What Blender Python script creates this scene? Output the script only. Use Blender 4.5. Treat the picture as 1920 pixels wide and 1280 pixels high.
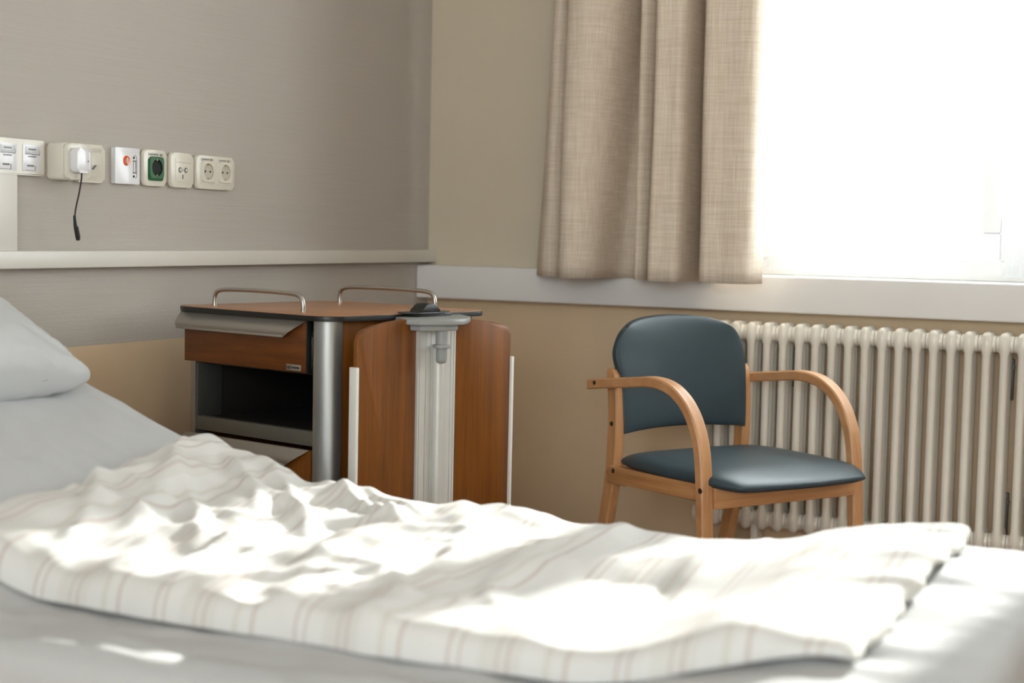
import bpy, bmesh, math, random
from mathutils import Vector, Matrix, noise
PI = math.pi
S = bpy.context.scene
for o in list(bpy.data.objects): bpy.data.objects.remove(o)
C = S.collection

# ------------------------------------------------------------------ camera
YAW, PITCH, ROLL, FPX = 0.436915, 0.07016, 0.021368, 2900.0
CAM = Vector((2.3, -4.29, 1.02))
f = Vector((-math.sin(YAW)*math.cos(PITCH), math.cos(YAW)*math.cos(PITCH), -math.sin(PITCH)))
r0 = Vector((math.cos(YAW), math.sin(YAW), 0)); u0 = r0.cross(f)
r = math.cos(ROLL)*r0 + math.sin(ROLL)*u0
u = -math.sin(ROLL)*r0 + math.cos(ROLL)*u0
cd = bpy.data.cameras.new('camera'); cam = bpy.data.objects.new('camera', cd); C.objects.link(cam)
cam.matrix_world = Matrix(((r.x, u.x, -f.x, CAM.x), (r.y, u.y, -f.y, CAM.y), (r.z, u.z, -f.z, CAM.z), (0, 0, 0, 1)))
cd.sensor_width = 36; cd.lens = FPX*36/1920; cd.clip_start = 0.05; cd.clip_end = 200
cd.dof.use_dof = True; cd.dof.focus_distance = 3.55; cd.dof.aperture_fstop = 3.0
S.camera = cam

# ------------------------------------------------------------------ light
w = bpy.data.worlds.new('daylight'); S.world = w; w.use_nodes = True
bg = w.node_tree.nodes['Background']
bg.inputs[0].default_value = (0.90, 0.95, 1.0, 1); bg.inputs[1].default_value = 13.8
sd = bpy.data.lights.new('sun', 'SUN'); sd.energy = 22; sd.angle = math.radians(1.2); sd.color = (1, 0.97, 0.92)
sun = bpy.data.objects.new('sun', sd); C.objects.link(sun)
SUN_EL, SUN_AZ = math.radians(16.5), math.radians(8.0)     # azimuth: from the window, slightly from the right
sdir = Vector((-math.sin(SUN_AZ)*math.cos(SUN_EL), -math.cos(SUN_AZ)*math.cos(SUN_EL), -math.sin(SUN_EL)))
sun.rotation_euler = sdir.to_track_quat('-Z', 'Y').to_euler(); sun.location = (2.5, 6, 3)
pd = bpy.data.lights.new('window_portal', 'AREA'); pd.shape = 'RECTANGLE'; pd.size = 2.3; pd.size_y = 1.5
pd.cycles.is_portal = True
po = bpy.data.objects.new('window_portal', pd); C.objects.link(po)
po.location = (2.1, 0.34, 1.62); po.rotation_euler = (-PI/2, 0, 0)
p2 = bpy.data.lights.new('added_fill_window_portal', 'AREA'); p2.shape = 'RECTANGLE'; p2.size = 2.6; p2.size_y = 1.3; p2.cycles.is_portal = True  # portal for the made-up fill window behind the camera
po2 = bpy.data.objects.new('added_fill_window_portal', p2); C.objects.link(po2)
po2.location = (2.7, -6.44, 1.62); po2.rotation_euler = (PI/2, 0, 0)
vs = S.view_settings
S.display_settings.display_device = 'sRGB'
vs.view_transform = 'Standard'; vs.look = 'None'; vs.gamma = 1; vs.use_curve_mapping = False
vs.exposure = 0.0
try: S.cycles.max_bounces = 12; S.cycles.diffuse_bounces = 6; S.cycles.transparent_max_bounces = 16
except Exception: pass

# ------------------------------------------------------------------ materials
def lin(c): return tuple(((x/255)/12.92 if x/255 <= .04045 else ((x/255+.055)/1.055)**2.4) for x in c)
def rgb(c, a=1): return (*lin(c), a)
class NT:
    def __init__(s, name):
        s.m = bpy.data.materials.new(name); s.m.use_nodes = True; s.t = s.m.node_tree
        s.b = s.t.nodes['Principled BSDF']; s.out = s.t.nodes['Material Output']
    def n(s, kind, **kw):
        x = s.t.nodes.new(kind)
        for k, v in kw.items():
            if k in ('operation', 'data_type', 'blend_type', 'noise_dimensions', 'wave_type', 'bands_direction', 'interpolation_type'): setattr(x, k, v)
            else: x.inputs[k].default_value = v
        return x
    def l(s, a, b): s.t.links.new(a, b)
    def coords(s, scale=(1, 1, 1), rot=(0, 0, 0), out='Object'):
        tc = s.t.nodes.new('ShaderNodeTexCoord'); mp = s.t.nodes.new('ShaderNodeMapping')
        mp.inputs['Scale'].default_value = scale; mp.inputs['Rotation'].default_value = rot
        s.l(tc.outputs[out], mp.inputs[0]); return mp.outputs[0]
    def ramp(s, fac, stops):
        x = s.t.nodes.new('ShaderNodeValToRGB'); e = x.color_ramp.elements
        while len(e) < len(stops): e.new(.5)
        for i, (p, c) in enumerate(stops): e[i].position = p; e[i].color = c
        s.l(fac, x.inputs[0]); return x.outputs[0]
    def bump(s, h, strength=.3, dist=.002):
        x = s.n('ShaderNodeBump', Strength=strength, Distance=dist); s.l(h, x.inputs['Height']); s.l(x.outputs[0], s.b.inputs['Normal']); return x
def basic(name, col, rough=.5, metal=0, spec=.5, noise_amt=.04, nscale=30, bump=0, bscale=200, coat=0, sheen=0):
    m = NT(name); m.b.inputs['Roughness'].default_value = rough; m.b.inputs['Metallic'].default_value = metal
    m.b.inputs['Specular IOR Level'].default_value = spec; m.b.inputs['Coat Weight'].default_value = coat; m.b.inputs['Sheen Weight'].default_value = sheen
    v = m.coords(); nz = m.n('ShaderNodeTexNoise', Scale=nscale, Detail=4.0); m.l(v, nz.inputs['Vector'])
    c = lin(col); a = tuple(x*(1-noise_amt) for x in c); b = tuple(min(1, x*(1+noise_amt)) for x in c)
    m.l(m.ramp(nz.outputs[0], [(.3, (*a, 1)), (.7, (*b, 1))]), m.b.inputs['Base Color'])
    if bump:
        n2 = m.n('ShaderNodeTexNoise', Scale=bscale, Detail=3.0); m.l(v, n2.inputs['Vector']); m.bump(n2.outputs[0], bump, .001)
    return m.m
def wood(name, dark, light, rot=(0, 0, 0), scale=1.0, rough=.42, streak=(28, 28, 1.6), coat=.0):
    m = NT(name); m.b.inputs['Roughness'].default_value = rough; m.b.inputs['Coat Weight'].default_value = coat
    v = m.coords(tuple(x*scale for x in streak), rot)
    n1 = m.n('ShaderNodeTexNoise', Scale=1.0, Detail=8.0, Roughness=.62, Distortion=.6); m.l(v, n1.inputs['Vector'])
    v2 = m.coords(tuple(x*scale*6 for x in streak), rot)
    n2 = m.n('ShaderNodeTexNoise', Scale=1.0, Detail=4.0, Roughness=.7); m.l(v2, n2.inputs['Vector'])
    mx = m.n('ShaderNodeMath', operation='MULTIPLY_ADD'); m.l(n2.outputs[0], mx.inputs[0]); mx.inputs[1].default_value = .45
    m.l(n1.outputs[0], mx.inputs[2])
    m.l(m.ramp(mx.outputs[0], [(.45, rgb(dark)), (.95, rgb(light))]), m.b.inputs['Base Color'])
    m.bump(n2.outputs[0], .05, .0005)
    return m.m
def wallpaper():
    m = NT('woven_wallpaper'); m.b.inputs['Roughness'].default_value = .75
    m.b.inputs['Specular IOR Level'].default_value = .25
    v = m.coords((1, 1, 1))
    v1 = m.coords((60, 60, 330)); n1 = m.n('ShaderNodeTexNoise', Scale=1.0, Detail=2.0); m.l(v1, n1.inputs['Vector'])
    v2 = m.coords((1, 3.0, 190)); wv = m.n('ShaderNodeTexNoise', Scale=1.0, Detail=3.0); m.l(v2, wv.inputs['Vector'])
    ad = m.n('ShaderNodeMath', operation='ADD'); m.l(n1.outputs[0], ad.inputs[0]); m.l(wv.outputs[0], ad.inputs[1])
    m.l(m.ramp(wv.outputs[0], [(.3, rgb((183, 177, 170))), (.7, rgb((187, 181, 174)))]), m.b.inputs['Base Color'])
    m.bump(ad.outputs[0], .28, .0016)
    return m.m
def linen():
    m = NT('beige_linen'); m.b.inputs['Roughness'].default_value = .9; m.b.inputs['Specular IOR Level'].default_value = .1
    vx = m.coords((330, 330, 9)); a = m.n('ShaderNodeTexNoise', Scale=1.0, Detail=3.0); m.l(vx, a.inputs['Vector'])
    vz = m.coords((12, 12, 420)); b = m.n('ShaderNodeTexNoise', Scale=1.0, Detail=3.0); m.l(vz, b.inputs['Vector'])
    ad = m.n('ShaderNodeMath', operation='ADD'); m.l(a.outputs[0], ad.inputs[0]); m.l(b.outputs[0], ad.inputs[1])
    h = m.n('ShaderNodeMath', operation='MULTIPLY'); m.l(ad.outputs[0], h.inputs[0]); h.inputs[1].default_value = .5
    col = m.ramp(h.outputs[0], [(.34, rgb((204, 188, 168))), (.5, rgb((219, 205, 188))), (.66, rgb((232, 221, 206)))])
    m.l(col, m.b.inputs['Base Color']); m.bump(h.outputs[0], .4, .001)
    tr = m.n('ShaderNodeBsdfTranslucent'); m.l(col, tr.inputs[0])
    mx = m.n('ShaderNodeMixShader', Fac=.05); m.l(m.b.outputs[0], mx.inputs[1]); m.l(tr.outputs[0], mx.inputs[2]); m.l(mx.outputs[0], m.out.inputs[0])
    return m.m
def sheer():
    m = NT('white_sheer'); t = m.t
    m.b.inputs['Base Color'].default_value = (.85, .86, .88, 1); m.b.inputs['Roughness'].default_value = .9
    tr = m.n('ShaderNodeBsdfTranslucent', Color=(.62, .63, .65, 1)); tp = m.n('ShaderNodeBsdfTransparent')
    mx = m.n('ShaderNodeMixShader', Fac=.6); m.l(m.b.outputs[0], mx.inputs[1]); m.l(tr.outputs[0], mx.inputs[2])
    v = m.coords((26, 26, .5)); nz = m.n('ShaderNodeTexNoise', Scale=1.0, Detail=3.0); m.l(v, nz.inputs['Vector'])
    mr = m.n('ShaderNodeMapRange'); m.l(nz.outputs[0], mr.inputs[0]); mr.inputs[1].default_value = .3; mr.inputs[2].default_value = .7; mr.inputs[3].default_value = .42; mr.inputs[4].default_value = .80
    m2 = m.n('ShaderNodeMixShader'); m.l(mr.outputs[0], m2.inputs[0]); m.l(mx.outputs[0], m2.inputs[1]); m.l(tp.outputs[0], m2.inputs[2]); m.l(m2.outputs[0], m.out.inputs[0])
    return m.m
def glass():
    m = NT('window_glass'); g = m.n('ShaderNodeBsdfGlossy', Roughness=.02); tp = m.n('ShaderNodeBsdfTransparent', Color=(.96, .98, .97, 1))
    mx = m.n('ShaderNodeMixShader', Fac=.06); m.l(tp.outputs[0], mx.inputs[1]); m.l(g.outputs[0], mx.inputs[2]); m.l(mx.outputs[0], m.out.inputs[0])
    return m.m
def duvet_mat():
    m = NT('striped_duvet_cotton'); m.b.inputs['Roughness'].default_value = .85; m.b.inputs['Specular IOR Level'].default_value = .15
    tc = m.n('ShaderNodeTexCoord'); sx = m.n('ShaderNodeSeparateXYZ'); m.l(tc.outputs['UV'], sx.inputs[0])
    mu = m.n('ShaderNodeMath', operation='MULTIPLY'); m.l(sx.outputs[0], mu.inputs[0]); mu.inputs[1].default_value = 1/.21
    fr = m.n('ShaderNodeMath', operation='FRACT'); m.l(mu.outputs[0], fr.inputs[0])
    W = rgb((214, 213, 211)); P = rgb((198, 190, 186)); G = rgb((206, 203, 196)); L = rgb((209, 207, 203))
    rp = m.n('ShaderNodeValToRGB'); rp.color_ramp.interpolation = 'CONSTANT'
    st = [(0, W), (.10, P), (.125, W), (.17, P), (.19, W), (.30, L), (.40, P), (.42, L), (.46, P), (.485, L), (.55, W), (.68, G), (.72, W), (.80, P), (.83, W)]
    e = rp.color_ramp.elements
    while len(e) < len(st): e.new(.5)
    for i, (p, c) in enumerate(st): e[i].position = p; e[i].color = c
    m.l(fr.outputs[0], rp.inputs[0]); m.l(rp.outputs[0], m.b.inputs['Base Color'])
    v = m.coords(); n = m.n('ShaderNodeTexNoise', Scale=700.0); m.l(v, n.inputs['Vector']); m.bump(n.outputs[0], .15, .0006)
    return m.m
def alu(name, col=(172, 172, 170), rough=.34, streak=(300, 300, 3)):
    m = NT(name); m.b.inputs['Metallic'].default_value = .85
    v = m.coords(streak); nz = m.n('ShaderNodeTexNoise', Scale=1.0, Detail=3.0); m.l(v, nz.inputs['Vector'])
    c = lin(col); m.l(m.ramp(nz.outputs[0], [(.3, (*[x*.93 for x in c], 1)), (.7, (*c, 1))]), m.b.inputs['Base Color'])
    mr = m.n('ShaderNodeMapRange'); m.l(nz.outputs[0], mr.inputs[0]); mr.inputs[3].default_value = rough-.05; mr.inputs[4].default_value = rough+.08
    m.l(mr.outputs[0], m.b.inputs['Roughness']); return m.m
M = dict(
    wallpaper=wallpaper(), linen=linen(), sheer=sheer(), glass=glass(), duvet=duvet_mat(),
    wall=basic('window_wall_paint', (206, 195, 175), .8, spec=.2, noise_amt=.012, nscale=6, bump=.12, bscale=350),
    wall_low=basic('tan_wall_covering', (220, 197, 165), .6, spec=.3, noise_amt=.02, nscale=8, bump=.1, bscale=300),
    trim=basic('cream_trim_paint', (229, 228, 227), .5, noise_amt=.01, nscale=5),
    frame=basic('white_window_frame', (244, 245, 246), .35, noise_amt=.005), trim_white=basic('white_lacquer_trim', (222, 219, 212), .35, noise_amt=.01, nscale=5),
    ceiling=basic('ceiling_paint', (232, 229, 222), .9, noise_amt=.01),
    floor=basic('brown_vinyl_floor', (140, 104, 84), .4, noise_amt=.18, nscale=9),
    sheet=basic('white_cotton_sheet', (189, 190, 191), .85, spec=.15, noise_amt=.01, bump=.12, bscale=600),
    pillow=basic('white_pillow_cotton', (196, 198, 200), .85, spec=.15, noise_amt=.01, bump=.12, bscale=600),
    radiator=basic('radiator_enamel', (232, 227, 217), .3, noise_amt=.02, nscale=12, coat=.2),
    vinyl=basic('petrol_blue_vinyl', (50, 66, 74), .40, spec=.5, noise_amt=.03, nscale=20, bump=.06, bscale=900),
    beech_v=wood('beech_upright', (172, 118, 72), (208, 160, 112), streak=(30, 30, 2.0)),
    beech_h=wood('beech_rail', (172, 118, 72), (208, 160, 112), streak=(2.0, 30, 60)),
    beech_d=wood('beech_side_rail', (160, 106, 62), (198, 148, 98), streak=(30, 2.0, 60)),
    beech_arm=wood('beech_bentwood', (176, 122, 78), (212, 164, 118), streak=(70, 3.0, 4.0)),
    cherry_v=wood('cherry_veneer_upright', (86, 45, 8), (136, 80, 20), streak=(34, 34, 1.4), rough=.38),
    cherry_h=wood('cherry_veneer_level', (66, 32, 7), (112, 60, 18), streak=(2.2, 20, 34), rough=.38),
    cherry_top=wood('cherry_laminate_top', (150, 98, 64), (190, 138, 98), streak=(3.0, 30, 30), rough=.3),
    inner=basic('dark_grey_liner', (58, 57, 54), .5), black=basic('black_edge', (24, 24, 25), .4), dark=basic('shade_black_interior', (20, 14, 11), .6),  # near-black interior colour stands in for the shade inside the cabinet
    alu=alu('brushed_aluminium'), alu_light=basic('anodised_aluminium', (204, 203, 198), .42, metal=.25, noise_amt=.01), handle=basic('satin_grey_handle', (160, 153, 144), .4, metal=.5, noise_amt=.01),
    bar=basic('grey_shelf_edge', (98, 95, 88), .45, metal=.3), steel=basic('steel_tube', (186, 182, 176), .28, metal=1.0),
    grey=basic('light_grey_plastic', (146, 148, 147), .4, noise_amt=.01), strip=basic('pale_edge_strip', (222, 220, 214), .4, noise_amt=.01),
    plastic=basic('cream_white_plastic', (222, 218, 206), .3, noise_amt=.008, coat=.2), plastic_w=basic('cool_white_plastic', (226, 226, 230), .25, noise_amt=.008, coat=.3),
    socket=basic('socket_well', (196, 190, 176), .35, noise_amt=.01), green=basic('green_socket', (34, 100, 60), .3, coat=.3), green_dark=basic('dark_green_well', (6, 24, 16), .7),
    orange=basic('orange_button', (226, 92, 24), .25, coat=.5), rubber=basic('black_rubber', (18, 18, 18), .5), ink=basic('printed_grey', (96, 96, 98), .6), label=basic('cream_label_field', (208, 205, 195), .25), pale=basic('clear_label_field', (206, 210, 214), .2),
    pin=basic('brass_contact', (190, 170, 120), .3, metal=1.0), plug=basic('bolt_dark', (70, 60, 46), .4, metal=.7), chrome=basic('chrome', (210, 208, 204), .15, metal=1.0),
)

# ------------------------------------------------------------------ helpers
def tag(o, label=None, cat=None, group=None, kind=None):
    if label: o['label'] = label
    if cat: o['category'] = cat
    if group: o['group'] = group
    if kind: o['kind'] = kind
    return o
def empty(name, loc=(0, 0, 0), rz=0, **kw):
    o = bpy.data.objects.new(name, None); C.objects.link(o); o.location = loc; o.rotation_euler = (0, 0, rz)
    o.empty_display_size = .05; return tag(o, **kw)
def link(name, bm, mat, parent=None, smooth=True, angle=35, loc=None):
    bmesh.ops.recalc_face_normals(bm, faces=bm.faces[:])
    me = bpy.data.meshes.new(name); bm.to_mesh(me); bm.free()
    mats = mat if isinstance(mat, (list, tuple)) else [mat]
    for m_ in mats: me.materials.append(m_)
    if smooth:
        for p in me.polygons: p.use_smooth = True
        if angle < 180:
            me.set_sharp_from_angle(angle=math.radians(angle))
    o = bpy.data.objects.new(name, me); C.objects.link(o)
    if parent: o.parent = parent
    if loc: o.location = loc
    return o
def box(bm, a, b, bev=0, seg=2, mi=0):
    t = bmesh.new(); bmesh.ops.create_cube(t, size=1)
    c = [(a[i]+b[i])/2 for i in range(3)]; s = [abs(b[i]-a[i]) for i in range(3)]
    for v in t.verts: v.co = Vector([c[i]+v.co[i]*s[i] for i in range(3)])
    if bev: bmesh.ops.bevel(t, geom=t.edges[:], offset=min(bev, min(s)*.49), segments=seg, profile=.5, affect='EDGES')
    for fc in t.faces: fc.material_index = mi
    me = bpy.data.meshes.new('t'); t.to_mesh(me); t.free(); bm.from_mesh(me); bpy.data.meshes.remove(me)
def bx(name, a, b, mat, parent=None, bev=.002, seg=2):
    bm = bmesh.new(); box(bm, a, b, bev, seg); return link(name, bm, mat, parent)
def rings(bm, R, close_ring=True, caps=True, close_path=False):
    vs = [[bm.verts.new(p) for p in ring] for ring in R]; n = len(vs[0]); out = []
    m = len(vs)
    for i in range(m if close_path else m-1):
        A, B = vs[i], vs[(i+1) % m]
        for j in range(n if close_ring else n-1):
            try: out.append(bm.faces.new((A[j], A[(j+1) % n], B[(j+1) % n], B[j])))
            except ValueError: pass
    if caps and close_ring and not close_path: bm.faces.new(vs[0][::-1]); bm.faces.new(vs[-1])
    return vs
def catmull(P, n=8):
    P = [Vector(p) for p in P]; out = []
    for i in range(len(P)-1):
        p0 = P[max(i-1, 0)]; p1 = P[i]; p2 = P[i+1]; p3 = P[min(i+2, len(P)-1)]
        for k in range(n):
            t = k/n
            out.append(.5*((2*p1)+(p2-p0)*t+(2*p0-5*p1+4*p2-p3)*t*t+(3*p1-p0-3*p2+p3)*t**3))
    out.append(P[-1]); return out
def tube(bm, P, rad, n=12, smooth_n=0):
    if smooth_n: P = catmull(P, smooth_n)
    P = [Vector(p) for p in P]; R = []; up = None
    for i, p in enumerate(P):
        d = (P[min(i+1, len(P)-1)]-P[max(i-1, 0)]).normalized()
        if up is None: up = Vector((0, 0, 1)) if abs(d.z) < .9 else Vector((1, 0, 0))
        s = d.cross(up).normalized(); up = s.cross(d).normalized()
        rr = rad[i] if isinstance(rad, (list, tuple)) else rad
        R.append([p+rr*(math.cos(2*PI*k/n)*s+math.sin(2*PI*k/n)*up) for k in range(n)])
    rings(bm, R)
def lathe(bm, prof, c=(0, 0, 0), axis='z', n=20):
    R = []
    for rr, h in prof:
        ring = []
        for k in range(n):
            a = 2*PI*k/n; p = (rr*math.cos(a), rr*math.sin(a), h)
            if axis == 'x': p = (p[2], p[0], p[1])
            if axis == 'y': p = (p[0], p[2], p[1])
            ring.append(Vector(p)+Vector(c))
        R.append(ring)
    rings(bm, R)
def prism(bm, pts, lo, hi, axis=2, bev=0, seg=2):
    """closed polygon pts (2-D) extruded along axis"""
    t = bmesh.new()
    def mk(p, h):
        q = [0, 0, 0]; o = [i for i in range(3) if i != axis]; q[o[0]], q[o[1]] = p; q[axis] = h; return q
    A = [t.verts.new(mk(p, lo)) for p in pts]; B = [t.verts.new(mk(p, hi)) for p in pts]; n = len(pts)
    for i in range(n): t.faces.new((A[i], A[(i+1) % n], B[(i+1) % n], B[i]))
    fa = t.faces.new(A[::-1]); fb = t.faces.new(B)
    if bev:
        ed = list(fa.edges)+list(fb.edges)
        bmesh.ops.bevel(t, geom=ed, offset=bev, segments=seg, profile=.5, affect='EDGES')
    me = bpy.data.meshes.new('t'); t.to_mesh(me); t.free(); bm.from_mesh(me); bpy.data.meshes.remove(me)
def rrect(x0, y0, x1, y1, rad, n=6, rads=None):
    rads = rads or [rad]*4; P = []
    cs = [(x1-rads[0], y1-rads[0], 0), (x0+rads[1], y1-rads[1], 90), (x0+rads[2], y0+rads[2], 180), (x1-rads[3], y0+rads[3], 270)]
    for (cx, cy, a0), rr in zip(cs, rads):
        for k in range(n+1):
            a = math.radians(a0+90*k/n); P.append((cx+rr*math.cos(a), cy+rr*math.sin(a)))
    return P
def sstep(a, b, x):
    t = max(0, min(1, (x-a)/(b-a))); return t*t*(3-2*t)

# ================================================================== SETTING
RX, RY, RZ = 4.8, -6.2, 2.62            # room extents
WX0, WX1, WZ0, WZ1 = 0.98, 3.22, 0.915, 2.30
def struct(name, bm, mat, **k):
    o = link(name, bm, mat, **k); o['kind'] = 'structure'; return o
bm = bmesh.new(); box(bm, (-.2, RY-.2, -.12), (RX+.2, .35, 0)); struct('floor', bm, M['floor'])
bm = bmesh.new(); box(bm, (-.2, RY-.2, RZ), (RX+.2, .35, RZ+.12)); struct('ceiling', bm, M['ceiling'])
bm = bmesh.new(); box(bm, (-.2, RY, 0), (0, .3, RZ)); struct('wall_left', bm, M['wallpaper'])
bm = bmesh.new(); box(bm, (RX, RY, 0), (RX+.2, .3, RZ)); struct('wall_right', bm, M['wall'])
BX0, BX1, BZ0, BZ1 = 1.4, 4.0, .95, 2.30  # opening for the added fill window in the unseen back wall
bm = bmesh.new(); box(bm, (0, RY-.2, 0), (RX, RY, BZ0)); box(bm, (0, RY-.2, BZ1), (RX, RY, RZ)); box(bm, (0, RY-.2, BZ0), (BX0, RY, BZ1)); box(bm, (BX1, RY-.2, BZ0), (RX, RY, BZ1)); struct('wall_back', bm, M['wall'])
bm = bmesh.new()
box(bm, (0, 0, 0), (RX, .30, WZ0-.03)); box(bm, (0, 0, WZ0-.03), (WX0, .30, RZ)); box(bm, (WX1, 0, WZ0-.03), (RX, .30, RZ)); box(bm, (WX0, 0, WZ1), (WX1, .30, RZ))
struct('wall_window', bm, M['wall'])
# tan protective covering below the rail and below the sill box
bx('trim_1', (0, -5.2, .10), (.004, -.001, .750), M['wall_low'], bev=.001)['kind'] = 'structure'
bx('trim_2', (.004, -.004, .10), (RX, 0, .8135), M['wall_low'], bev=.001)['kind'] = 'structure'
bx('baseboard_left', (0, RY, 0), (.014, 0, .10), M['trim'])['kind'] = 'structure'
bx('baseboard_window', (.014, -.014, 0), (RX, 0, .10), M['trim'])['kind'] = 'structure'
# white bumper rail on the left wall
bx('trim_3', (0, -5.2, .924), (.032, 0, .961), M['trim_white'], bev=.003)['kind'] = 'structure'
# boxed sill band along the window wall, with its inner sill
bm = bmesh.new(); box(bm, (.0, -.078, .8135), (RX, .0, WZ0), .006, 3)
struct('trim_4', bm, M['trim'])
bm = bmesh.new(); box(bm, (WX0, -.002, WZ0-.03), (WX1, .12, WZ0)); struct('trim_5', bm, M['trim_white'])
# window: frame, mullion, sashes
wn = empty('window_1', ((WX0+WX1)/2, .1, WZ0), kind='structure')
def rel(o): o.location = -Vector(wn.location); return o
bm = bmesh.new()
for a, b in (((WX0, .08, WZ0), (WX1, .15, WZ0+.055)), ((WX0, .08, WZ1-.055), (WX1, .15, WZ1)), ((WX0, .08, WZ0+.055), (WX0+.055, .15, WZ1-.055)),
             ((WX1-.055, .08, WZ0+.055), (WX1, .15, WZ1-.055)), ((1.715, .08, WZ0+.055), (1.775, .15, WZ1-.055)), ((2.455, .08, WZ0+.055), (2.515, .15, WZ1-.055))): box(bm, a, b, .004)
rel(link('window_frame', bm, M['frame'], wn))
for x0, x1 in ((WX0+.055, 1.715), (1.775, 2.455), (2.515, WX1-.055)):
    bm = bmesh.new(); z0, z1 = WZ0+.056, WZ1-.056; t = .075
    for a, b in (((x0, .065, z0), (x1, .125, z0+t)), ((x0, .065, z1-t), (x1, .125, z1)), ((x0, .065, z0+t), (x0+.05, .125, z1-t)), ((x1-.05, .065, z0+t), (x1, .125, z1-t))): box(bm, a, b, .006)
    s = rel(link('window_sash', bm, M['frame'], wn))
    bm = bmesh.new(); box(bm, (x0+.05, .092, z0+t), (x1-.05, .098, z1-t)); link('window_pane', bm, M['glass'], s, smooth=False)

w2 = empty('added_fill_window', (0, 0, 0), kind='structure')  # unseen window, added to light the window wall from the front
bm = bmesh.new()
for a, b in (((BX0, RY-.14, BZ0), (BX1, RY-.08, BZ0+.06)), ((BX0, RY-.14, BZ1-.06), (BX1, RY-.08, BZ1)), ((BX0, RY-.14, BZ0+.06), (BX0+.06, RY-.08, BZ1-.06)), ((BX1-.06, RY-.14, BZ0+.06), (BX1, RY-.08, BZ1-.06)), ((2.67, RY-.14, BZ0+.06), (2.73, RY-.08, BZ1-.06))): box(bm, a, b, .004)
link('window_frame', bm, M['trim_white'], w2)
for a, b in ((BX0+.06, 2.67), (2.73, BX1-.06)): bx('window_pane', (a, RY-.113, BZ0+.06), (b, RY-.107, BZ1-.06), M['glass'], w2, 0)

# ================================================================== CURTAINS
def cloth_strip(ctrl, z0, z1, nz, n=9, thick=.002, hem=0, wob=.0, deep=False):
    """ctrl: (x_bottom, x_top_visible, y); x interpolates over z up to ~1.7 and gathers above"""
    A = catmull([(c[0], (max(-.29, min(-.086, -.135+(c[2]+.135)*2.5)) if deep else c[2]), 0) for c in ctrl], n); B = catmull([(c[1], (max(-.29, min(-.086, -.135+(c[2]+.135)*2.5)) if deep else c[2]), 0) for c in ctrl], n)
    bm = bmesh.new(); rows = []
    for j in range(nz+1):
        t = j/nz; z = z0+(z1-z0)*t; k = (z-z0)/.79; kk = min(k, 1.9)
        row = []
        for i, (a, b) in enumerate(zip(A, B)):
            x = a.x+(b.x-a.x)*kk; y = a.y+(b.y-a.y)*kk
            x += wob*noise.noise(Vector((i*.11, z*2.3, 3))); y += wob*1.6*noise.noise(Vector((i*.13, z*1.9, 9)))
            zz = z + (1-t)*hem*math.sin(i*.21) if j == 0 else z
            row.append(bm.verts.new((x, y, zz)))
        rows.append(row)
    for j in range(nz):
        for i in range(len(A)-1): bm.faces.new((rows[j][i], rows[j][i+1], rows[j+1][i+1], rows[j+1][i]))
    return bm
ctrl = [(.412, .456, -.115), (.462, .490, -.150), (.505, .520, -.158), (.540, .545, -.135), (.548, .552, -.105),
        (.538, .546, -.150), (.560, .580, -.190), (.610, .650, -.200), (.655, .712, -.175), (.680, .738, -.120), (.735, .748, -.108),
        (.755, .757, -.140), (.775, .777, -.172), (.802, .808, -.162), (.818, .824, -.120), (.822, .828, -.150), (.838, .845, -.200), (.880, .885, -.215), (.920, .926, -.190),
        (.936, .944, -.125), (.952, .952, -.108), (.960, .956, -.150), (.985, .985, -.198), (1.040, 1.044, -.212), (1.092, 1.100, -.205), (1.120, 1.132, -.185), (1.126, 1.138, -.150)]
cur = empty('curtain', (.78, -.16, 0), label='heavy beige linen curtain hanging in deep folds left of the bright window', cat='curtain')
bm = cloth_strip(ctrl, .896, 2.50, 40, 10, wob=.003, deep=True)
o = link('curtain_panel', bm, M['linen'], cur, angle=180, loc=(-.78, .16, 0)); sm = o.modifiers.new('s', 'SOLIDIFY'); sm.thickness = .0025
bm = bmesh.new()
for x in (.46, .62, .78, .94, 1.10):
    bm = bmesh.new(); lathe(bm, [(.008, 2.50), (.008, 2.575)], (x-.78, 0, 0), n=8); link('curtain_hook', bm, M['grey'], cur)
tag(bx('curtain_rail', (.2, -.185, 2.575), (3.6, -.135, RZ), M['trim_white']), 'white curtain rail on the ceiling above the beige curtain', 'rail')
# sheers
def sheer_panel(x0, x1, top_dx, label, seed, z0=.931):
    random.seed(seed); c = []; x = x0; k = 0
    while x < x1:
        c.append((x, x+top_dx*((x-x0)/(x1-x0))-.03*(1-(x-x0)/(x1-x0)), -.035+(.026 if k % 2 else -.020)*random.uniform(.5, 1))); x += random.uniform(.045, .13); k += 1
    c.append((x1, x1+top_dx, -.03))
    bm = cloth_strip(c, z0, 2.50, 30, 10, wob=.003)
    bm2 = bmesh.new()
    o = link('sheer_curtain', bm, M['sheer'], None, angle=180); tag(o, label, 'curtain'); bm2.free()
    # doubled hem at the bottom
    hb = cloth_strip(c, z0, z0+.03, 3, 10, wob=.003)
    for v in hb.verts: v.co.y -= .0015
    link('hem', hb, M['sheer'], o, angle=180)
    return o
sheer_panel(1.025, 1.548, .035, 'white sheer curtain between the beige curtain and the bare strip of window', 5)
sheer_panel(1.738, 2.62, -.02, 'white sheer curtain at the right edge, hanging past the bare strip of window', 8)
tag(bx('sheer_rail', (.9, -.055, 2.50), (3.4, -.025, RZ), M['trim_white']), 'slim white rail on the ceiling carrying the sheer curtains', 'rail')

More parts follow.
